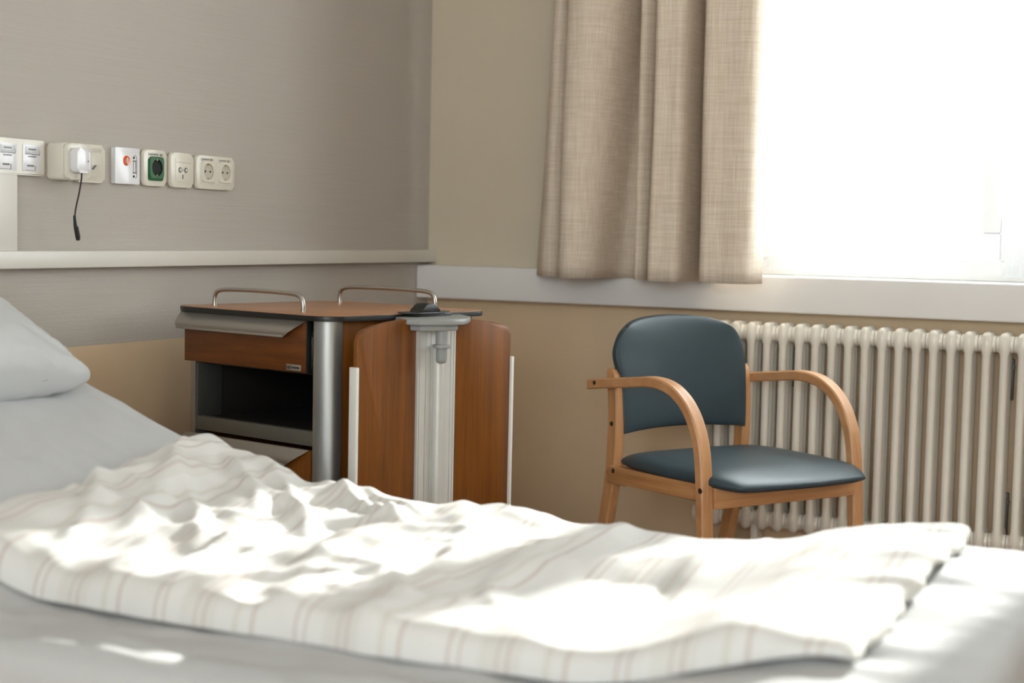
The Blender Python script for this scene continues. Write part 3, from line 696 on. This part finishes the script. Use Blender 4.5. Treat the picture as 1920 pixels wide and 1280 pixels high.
def duvet():
    X0, X1, Y0, Y1 = .60, 1.965, -2.725, -1.965
    T = .044
    NX, NY, NE = 230, 120, 9
    def fold(v, n0, r_, tot):   # samples 0..1 with quarter arcs at the ends
        out = []
        for k in range(NE): t = PI/2*k/NE; out.append((r_*(1-math.cos(t)), math.sin(t)))
        m = n0-2*NE
        for k in range(m+1): out.append((r_+(tot-2*r_)*k/m, 1.0))
        for k in range(NE-1, -1, -1): t = PI/2*k/NE; out.append((tot-r_*(1-math.cos(t)), math.sin(t)))
        return out
    U = fold(0, NX, .022, X1-X0); V = fold(0, NY, .026, Y1-Y0)
    def ridge(p, s): return max(0, 1-abs(noise.noise(p))*s)
    def wr(x, y):
        sx = sstep(1.75, 1.1, x)     # creases strongest towards the head
        z = 0
        z += .013*noise.noise(Vector((x*3.4+1.3, y*3.6, .5)))
        def aniso(th, la, lb, seed, w_):
            c_, s_ = math.cos(th), math.sin(th); p = x*c_+y*s_; q_ = -x*s_+y*c_
            p += .06*noise.noise(Vector((x*5, y*5, seed+30.5))); q_ += .05*noise.noise(Vector((x*6, y*6, seed+50.5)))
            return math.exp(-(noise.noise(Vector((p*la, q_*lb, seed)))/w_)**2)
        z += (.003+.013*sx)*aniso(math.radians(108), 1.8, 6.5, 4, .20)
        z += (.003+.006*sx)*aniso(math.radians(70), 3.0, 9.0, 11, .15)
        z += (.001+.0065*sx)*aniso(math.radians(20), 2.6, 6.5, 19, .15)
        z += .0022*sx*aniso(math.radians(135), 4.0, 11.0, 27, .16)
        z += .0005*noise.noise(Vector((x*30, y*26, 8)))
        z -= .013+.018*sstep(1.62, 1.95, x)
        for x0_, y0_, x1_, y1_, am, wd in FOLDS:
            dx, dy = x1_-x0_, y1_-y0_; L2 = dx*dx+dy*dy; t_ = ((x-x0_)*dx+(y-y0_)*dy)/L2
            if -.1 < t_ < 1.1:
                bend = .015*math.sin(t_*4+x0_*9); dd = ((x-x0_)*dy-(y-y0_)*dx)/math.sqrt(L2)+bend
                z += am*(.55+.45*sstep(-1.98, -2.12, y))*math.exp(-(dd/wd)**2)*sstep(-.1, .15, t_)*sstep(1.1, .7, t_)
        # broad hollow in the middle, hump along the far foot corner
        z -= .040*math.exp(-((x-1.56)/.15)**2-((y+2.40)/.13)**2)
        z -= .012*math.exp(-((x-1.42)/.16)**2-((y+2.42)/.14)**2)
        z += .012*math.exp(-((x-1.83)/.09)**2)
        z += .006*math.exp(-((x-.84)/.07)**2-((y+2.02)/.10)**2)
        return z
    bm = bmesh.new(); uvl = bm.loops.layers.uv.new('UVMap'); top = []; bot = []
    for i, (du, hu) in enumerate(U):
        rt_, rb_ = [], []
        for j, (dv, hv) in enumerate(V):
            y = Y0+dv; x = X0+du
            foot = sstep(.78, 1.0, (x-X0)/(X1-X0)); head = 1-sstep(0, .10, (x-X0)/(X1-X0))
            x += foot*(.030*noise.noise(Vector((y*6, 2, 1)))+.014*noise.noise(Vector((y*19, 6, 1)))) + head*(.06*noise.noise(Vector((y*4, 9, 1)))+.13*(-y-1.965)/.77)
            yy = y+.022*(1-sstep(.6, 1.25, x))*sstep(.5, 0, dv)+(.006*noise.noise(Vector((x*6, 3, 3)))+.004*noise.noise(Vector((x*17, 3, 7))) if dv < .1 else 0)
            base = mz(x)+.009
            hm = hu*hv; edge = min(1, hm*1.2)
            # the foot edge is loose cloth that lifts and curls
            f2 = sstep(1.955-.13, 1.955-.015, X0+du)
            curl = f2*(.002+.040*max(0, noise.noise(Vector((y*5.5, 4, 4)))+.12)+.012*max(0, noise.noise(Vector((y*14, 1, 4)))))
            Th = T*(.55+.45*sstep(X0, X0+.35, x))*(1-.62*f2)
            zt = base+Th*hm+wr(x, y)*min(1, hv)*min(1, hu)*(1-.8*f2)+curl
            zb_ = base-.003+curl*.9
            zt = max(zt, zb_+.001+.018*hm*(1-.7*f2))
            rt_.append(bm.verts.new((x, yy, zt)))
            ins = .012*(1-hm)
            rb_.append(bm.verts.new((x, yy, min(zb_, zt-.0008))))
        top.append(rt_); bot.append(rb_)
    n, m = len(U), len(V)
    for i in range(n-1):
        for j in range(m-1):
            bm.faces.new((top[i][j], top[i+1][j], top[i+1][j+1], top[i][j+1])); bm.faces.new((bot[i][j], bot[i][j+1], bot[i+1][j+1], bot[i+1][j]))
    for i in range(n-1):
        bm.faces.new((top[i][0], bot[i][0], bot[i+1][0], top[i+1][0])); bm.faces.new((top[i][m-1], top[i+1][m-1], bot[i+1][m-1], bot[i][m-1]))
    for j in range(m-1):
        bm.faces.new((top[0][j], top[0][j+1], bot[0][j+1], bot[0][j])); bm.faces.new((top[n-1][j], bot[n-1][j], bot[n-1][j+1], top[n-1][j+1]))
    for fc in bm.faces:
        for lp in fc.loops: lp[uvl].uv = (lp.vert.co.x, lp.vert.co.y)
    o = link('duvet', bm, M['duvet'], None, angle=180)
    tag(o, 'crumpled white duvet with faint beige stripes spread over the bed', 'duvet')
duvet()
def pillow():
    cx, cy = .185, -2.45; hx, hy = .205, .385; th = .092
    ang = math.radians(24)
    n, m = 60, 80; bm = bmesh.new(); F = {}; B = {}
    for i in range(n+1):
        for j in range(m+1):
            u_ = -math.cos(PI*i/n); v_ = -math.cos(PI*j/m)
            x = u_*hx*(1-.10*(1-v_*v_)*abs(u_)**3*.5); y = v_*hy*(1-.06*(1-u_*u_)*abs(v_)**3)
            e = (max(0, 1-u_*u_)*max(0, 1-v_*v_))**.31
            cr = max(0, 1-abs(noise.noise(Vector((u_*1.4+v_*3.2, v_*4-u_*2.4, 3)))*3.4))**2
            edge = 1-e
            w1 = .012*noise.noise(Vector((u_*2.2, v_*2.6, 1)))+.022*cr*edge+.010*noise.noise(Vector((u_*7, v_*9, 5)))*edge
            for sgn, D in ((1, F), (-1, B)):
                z = sgn*(th*e+.003)+(w1*e**.3 if sgn > 0 else w1*.3)
                X = x*math.cos(ang)+z*math.sin(ang); Z = -x*math.sin(ang)+z*math.cos(ang)
                D[i, j] = bm.verts.new((X, y, Z))
    for i in range(n):
        for j in range(m):
            bm.faces.new((F[i, j], F[i+1, j], F[i+1, j+1], F[i, j+1])); bm.faces.new((B[i, j], B[i, j+1], B[i+1, j+1], B[i+1, j]))
    loop = [(i, 0) for i in range(n)]+[(n, j) for j in range(m)]+[(i, m) for i in range(n, 0, -1)]+[(0, j) for j in range(m, 0, -1)]
    for k in range(len(loop)):
        a_, b_ = loop[k], loop[(k+1) % len(loop)]; bm.faces.new((F[a_], B[a_], B[b_], F[b_]))
    o = link('pillow', bm, M['pillow'], None, angle=180, loc=(cx+.02, cy+.02, mz(cx)+.046))
    tag(o, 'plump white pillow leaning at the raised head of the bed', 'pillow')
pillow()

# ================================================================== WALL DEVICES (on the left wall, x = 0)
ZC = 1.153
def plate(par, y0, y1, z0, z1, d, rad, m, name='frame', bev=.003, x0=0):
    bm = bmesh.new(); prism(bm, rrect(y0, z0, y1, z1, rad, 5), x0, x0+d, axis=0, bev=bev, seg=3)
    return link(name, bm, m, par, angle=50)
def device(name, yc, label, cat, group=None):
    return empty(name, (0, yc, ZC), label=label, cat=cat, group=group)
def schuko(par, y, x0, mat_ins, mat_well, rad=.004):
    """square insert with a round recessed cup, two earth clips and two pin holes"""
    bm = bmesh.new()
    # insert ring: square outer, circular inner, with cup
    n = 32; s = .0255; R0 = []; R1 = []; R2 = []; R3 = []
    def sq(a):
        c_, s_ = math.cos(a), math.sin(a); k_ = s/max(abs(c_), abs(s_)); k_ = min(k_, s*1.30); return (c_*k_, s_*k_)
    for k in range(n):
        a = 2*PI*k/n; p = sq(a); R0.append((x0, y+p[0], p[1])); R1.append((x0+.004, y+p[0]*.98, p[1]*.98))
        R2.append((x0+.004, y+.0195*math.cos(a), .0195*math.sin(a))); 
    rings(bm, [[Vector(p) for p in R] for R in (R0, R1, R2)], caps=False)
    ins = link('socket_insert', bm, mat_ins, par, angle=40)
    bm = bmesh.new()
    rings(bm, [[Vector((x0+xx, y+rr*math.cos(2*PI*k/n), rr*math.sin(2*PI*k/n))) for k in range(n)] for xx, rr in ((.004, .0195), (.0005, .0190), (.0004, .0001))], caps=False)
    link('socket_cup', bm, mat_well, ins, angle=40)
    for sg in (-1, 1):
        bm = bmesh.new(); box(bm, (x0+.0006, y-.0018, sg*.0175-.0016), (x0+.0042, y+.0018, sg*.0175+.0016), .0004); link('earth_clip', bm, M['pin'], ins)
        bm = bmesh.new(); lathe(bm, [(.0027, 0), (.0027, .0006)], (x0+.0005, y+sg*.0095, 0), axis='x', n=12); link('pin_hole', bm, M['rubber'], ins)
def ticks(bm, x, y0, y1, z, h_, n):
    for k in range(n):
        a = y0+(y1-y0)*k/n; box(bm, (x, a, z-h_/2*(1 if k % 2 else .6)), (x+.0004, a+(y1-y0)/n*.6, z+h_/2))
# 1. light switches, three gangs, cropped by the photo's left edge
d = device('light_switch', -1.848, 'wide squared white light switch plate with label fields, leftmost on the wall', 'switch')
fr = plate(d, -.109, .109, -.0355, .0385, .011, .002, M['plastic'])
for k in (-1, 0, 1):
    y = k*.071
    g = plate(d, y-.0265, y+.0265, -.0275, .0285, .0128, .002, M['plastic_w'], 'rocker', .0015)
    plate(g, y-.0205, y+.0205, .0095, .0240, .0009, .001, M['pale'], 'label_field', .0003, x0=.0128)
    bm = bmesh.new()
    box(bm, (.0128, y-.0215, .0078), (.0136, y+.0215, .0088)); box(bm, (.0128, y+.0207, .0088), (.0136, y+.0215, .0175))
    ticks(bm, .0138, y-.012, y+.010, .0185, .0035, 6); ticks(bm, .0129, y-.013, y+.012, .0035, .003, 7); ticks(bm, .0129, y-.015, y+.006, -.0155, .004, 7)
    box(bm, (.0128, y+.0080, -.0245), (.0134, y+.0090, -.0145)); box(bm, (.0128, y-.0215, -.0255), (.0134, y+.0090, -.0247))
    link('printed_marks', bm, M['ink'], g)
# vertical white trunking under the switches
tag(bx('cable_trunking', (0, -2.02, .961), (.024, -1.832, ZC-.0355), M['trim_white'], bev=.002), 'flat white cable trunking board under the light switches', 'trunking')
# 2. surface box socket with charger, and the network outlet next to it
d = device('surface_socket_box', -1.682, 'thick cream surface-mounted socket box with a white charger plugged in', 'socket')
bm = bmesh.new(); prism(bm, rrect(-.038, -.041, .040, .037, .008, 6), 0, .044, axis=0, bev=.004, seg=3); bxo = link('mounting_box', bm, M['plastic'], d, angle=50)
plate(d, -.0375, .0395, -.0405, .0365, .012, .011, M['plastic'], 'frame', .005, x0=.044)
plate(d, -.024, .027, -.027, .026, .0008, .004, M['socket'], 'socket_insert', .0003, x0=.0558)
d = device('plug_charger', -1.682, 'small white plug charger on the surface box with a black cable hanging down', 'charger')
ch = plate(d, -.030, .010, -.026, .0265, .020, .008, M['plastic_w'], 'charger_body', .005, x0=.0567)
bm = bmesh.new(); lathe(bm, [(.0016, 0), (.0016, .0004)], (.0787, .002, -.001), axis='x', n=10); link('indicator', bm, M['rubber'], ch)
bm = bmesh.new(); tube(bm, [(.064, -.002, -.024), (.064, -.003, -.040), (.062, -.008, -.070), (.058, -.013, -.100), (.056, -.0145, -.121)], .0017, 8, 6); cb = link('cable', bm, M['rubber'], d)
bm = bmesh.new(); tube(bm, [(.056, -.0150, -.116), (.056, -.0145, -.124), (.056, -.0125, -.138), (.056, -.010, -.142), (.056, -.0045, -.162), (.056, -.0035, -.169)], [.0028, .0032, .0038, .0052, .0054, .0040], 12); link('connector', bm, M['rubber'], cb)
d = device('network_outlet', -1.590, 'cream network outlet with a slanted jack between the surface box and orange button plate', 'outlet')
plate(d, -.050, .044, -.043, .040, .011, .010, M['plastic'], 'frame', .005)
ins = plate(d, -.028, .030, -.030, .018, .013, .003, M['plastic'], 'outlet_cover', .0015)
plate(d, -.030, .032, .0235, .033, .0118, .003, M['label'], 'label_field', .0004)
bm = bmesh.new(); prism(bm, [(-.004, -.020), (.022, -.020), (.022, -.004), (-.004, -.004)], .0128, .0136, axis=0); link('jack_recess', bm, M['socket'], ins)
bm = bmesh.new(); prism(bm, [(-.004, -.013), (.007, -.0045), (.014, -.0045), (.002, -.015)], .0136, .0141, axis=0); link('jack_opening', bm, M['ink'], ins)
# 3. nurse call plate
d = device('nurse_call_plate', -1.4695, 'flat white square plate with orange button and printed cable symbol', 'call button')
pl = plate(d, -.0425, .0425, -.0415, .0400, .012, .002, M['plastic_w'], 'plate', .002)
bm = bmesh.new(); lathe(bm, [(.0115, 0), (.0115, .001), (.0102, .0026), (.0078, .0020), (.006, .0018), (.0001, .0024)], (.0118, -.004, .011), axis='x', n=28); bt = link('button', bm, M['orange'], pl, angle=50)
bm = bmesh.new(); box(bm, (.0138, -.0055, .004), (.0150, -.0018, .018), .0005); link('button_mark', bm, M['pale'], bt)
bm = bmesh.new()
for z in (.0185, -.0235): lathe(bm, [(.0030, 0), (.0030, .0008)], (.0118, .0215, z), axis='x', n=14)
tube(bm, [(.0122, .0215, .022), (.0122, .027, .0235), (.0122, .031, .019), (.0122, .032, .005), (.0122, .032, -.010), (.0122, .031, -.024), (.0122, .026, -.027)], .0005, 6, 4)
for a_, b_ in (((.018, .0125), (.030, .0105)), ((.018, -.0165), (.030, -.0145)), ((.0195, -.0145), (.0205, .0105)), ((.0275, -.0145), (.0285, .0105))): box(bm, (.0119, a_[0], min(a_[1], b_[1])), (.0125, b_[0], max(a_[1], b_[1])))
link('cable_symbol', bm, M['rubber'], pl)
# 4. green socket
d = device('green_power_socket', -1.370, 'cream rounded socket plate with a dark green power outlet', 'socket')
plate(d, -.042, .042, -.0425, .041, .012, .011, M['plastic'], 'frame', .005)
plate(d, -.0275, .0285, -.0305, .0215, .0135, .006, M['green'], 'green_cover', .0015)
schuko(d, .0005, .0135, M['green'], M['green_dark'])
lb = plate(d, -.027, .028, .026, .034, .0126, .002, M['label'], 'label_field', .0003); bm = bmesh.new(); ticks(bm, .0127, -.024, .010, .0302, .003, 10); box(bm, (.0126, .017, .028), (.0131, .022, .032)); link('label_print', bm, M['ink'], lb)
# 5. antenna outlet
d = device('antenna_outlet', -1.268, 'narrower cream outlet plate with two small round antenna ports', 'outlet')
plate(d, -.044, .044, -.0425, .0395, .012, .011, M['plastic'], 'frame', .005)
ins = plate(d, -.027, .031, -.0285, .027, .0132, .002, M['plastic'], 'outlet_cover', .0012)
bm = bmesh.new()
for y in (-.0105, .0115): lathe(bm, [(.0062, 0), (.0062, .0012), (.0040, .0012), (.0040, .0002)], (.013, y, -.001), axis='x', n=20)
lathe(bm, [(.0014, 0), (.0014, .0006)], (.013, .0005, -.001), axis='x', n=10)
link('antenna_port', bm, M['ink'], ins)
for y in (-.0105, .0115):
    bm = bmesh.new(); lathe(bm, [(.0036, 0), (.0036, .0022), (.0030, .0026)], (.013, y, -.001), axis='x', n=16); link('port_centre', bm, M['plastic'], ins)
bm = bmesh.new(); box(bm, (.0131, -.0015, -.022), (.0137, .0018, -.012), .0003); link('printed_mark', bm, M['ink'], ins)
bm = bmesh.new(); box(bm, (.0131, -.026, .0165), (.0134, .030, .0171)); link('cover_seam', bm, M['ink'], ins)
# 6. double socket
d = device('double_power_socket', -1.135, 'cream double power socket plate, rightmost of the row on the wall', 'socket')
plate(d, -.078, .078, -.0425, .0385, .012, .011, M['plastic'], 'frame', .005)
for y in (-.0355, .0355):
    plate(d, y-.0285, y+.0285, -.0305, .0215, .0135, .003, M['plastic'], 'socket_cover', .0012)
    schuko(d, y, .0135, M['plastic'], M['socket'])
    lb = plate(d, y-.026, y+.026, .0255, .0320, .0126, .002, M['label'], 'label_field', .0003)
    bm = bmesh.new(); ticks(bm, .0127, y-.022, y+.008, .0290, .0026, 9); box(bm, (.0126, y+.013, .027), (.0131, y+.018, .031)); link('label_print', bm, M['ink'], lb)
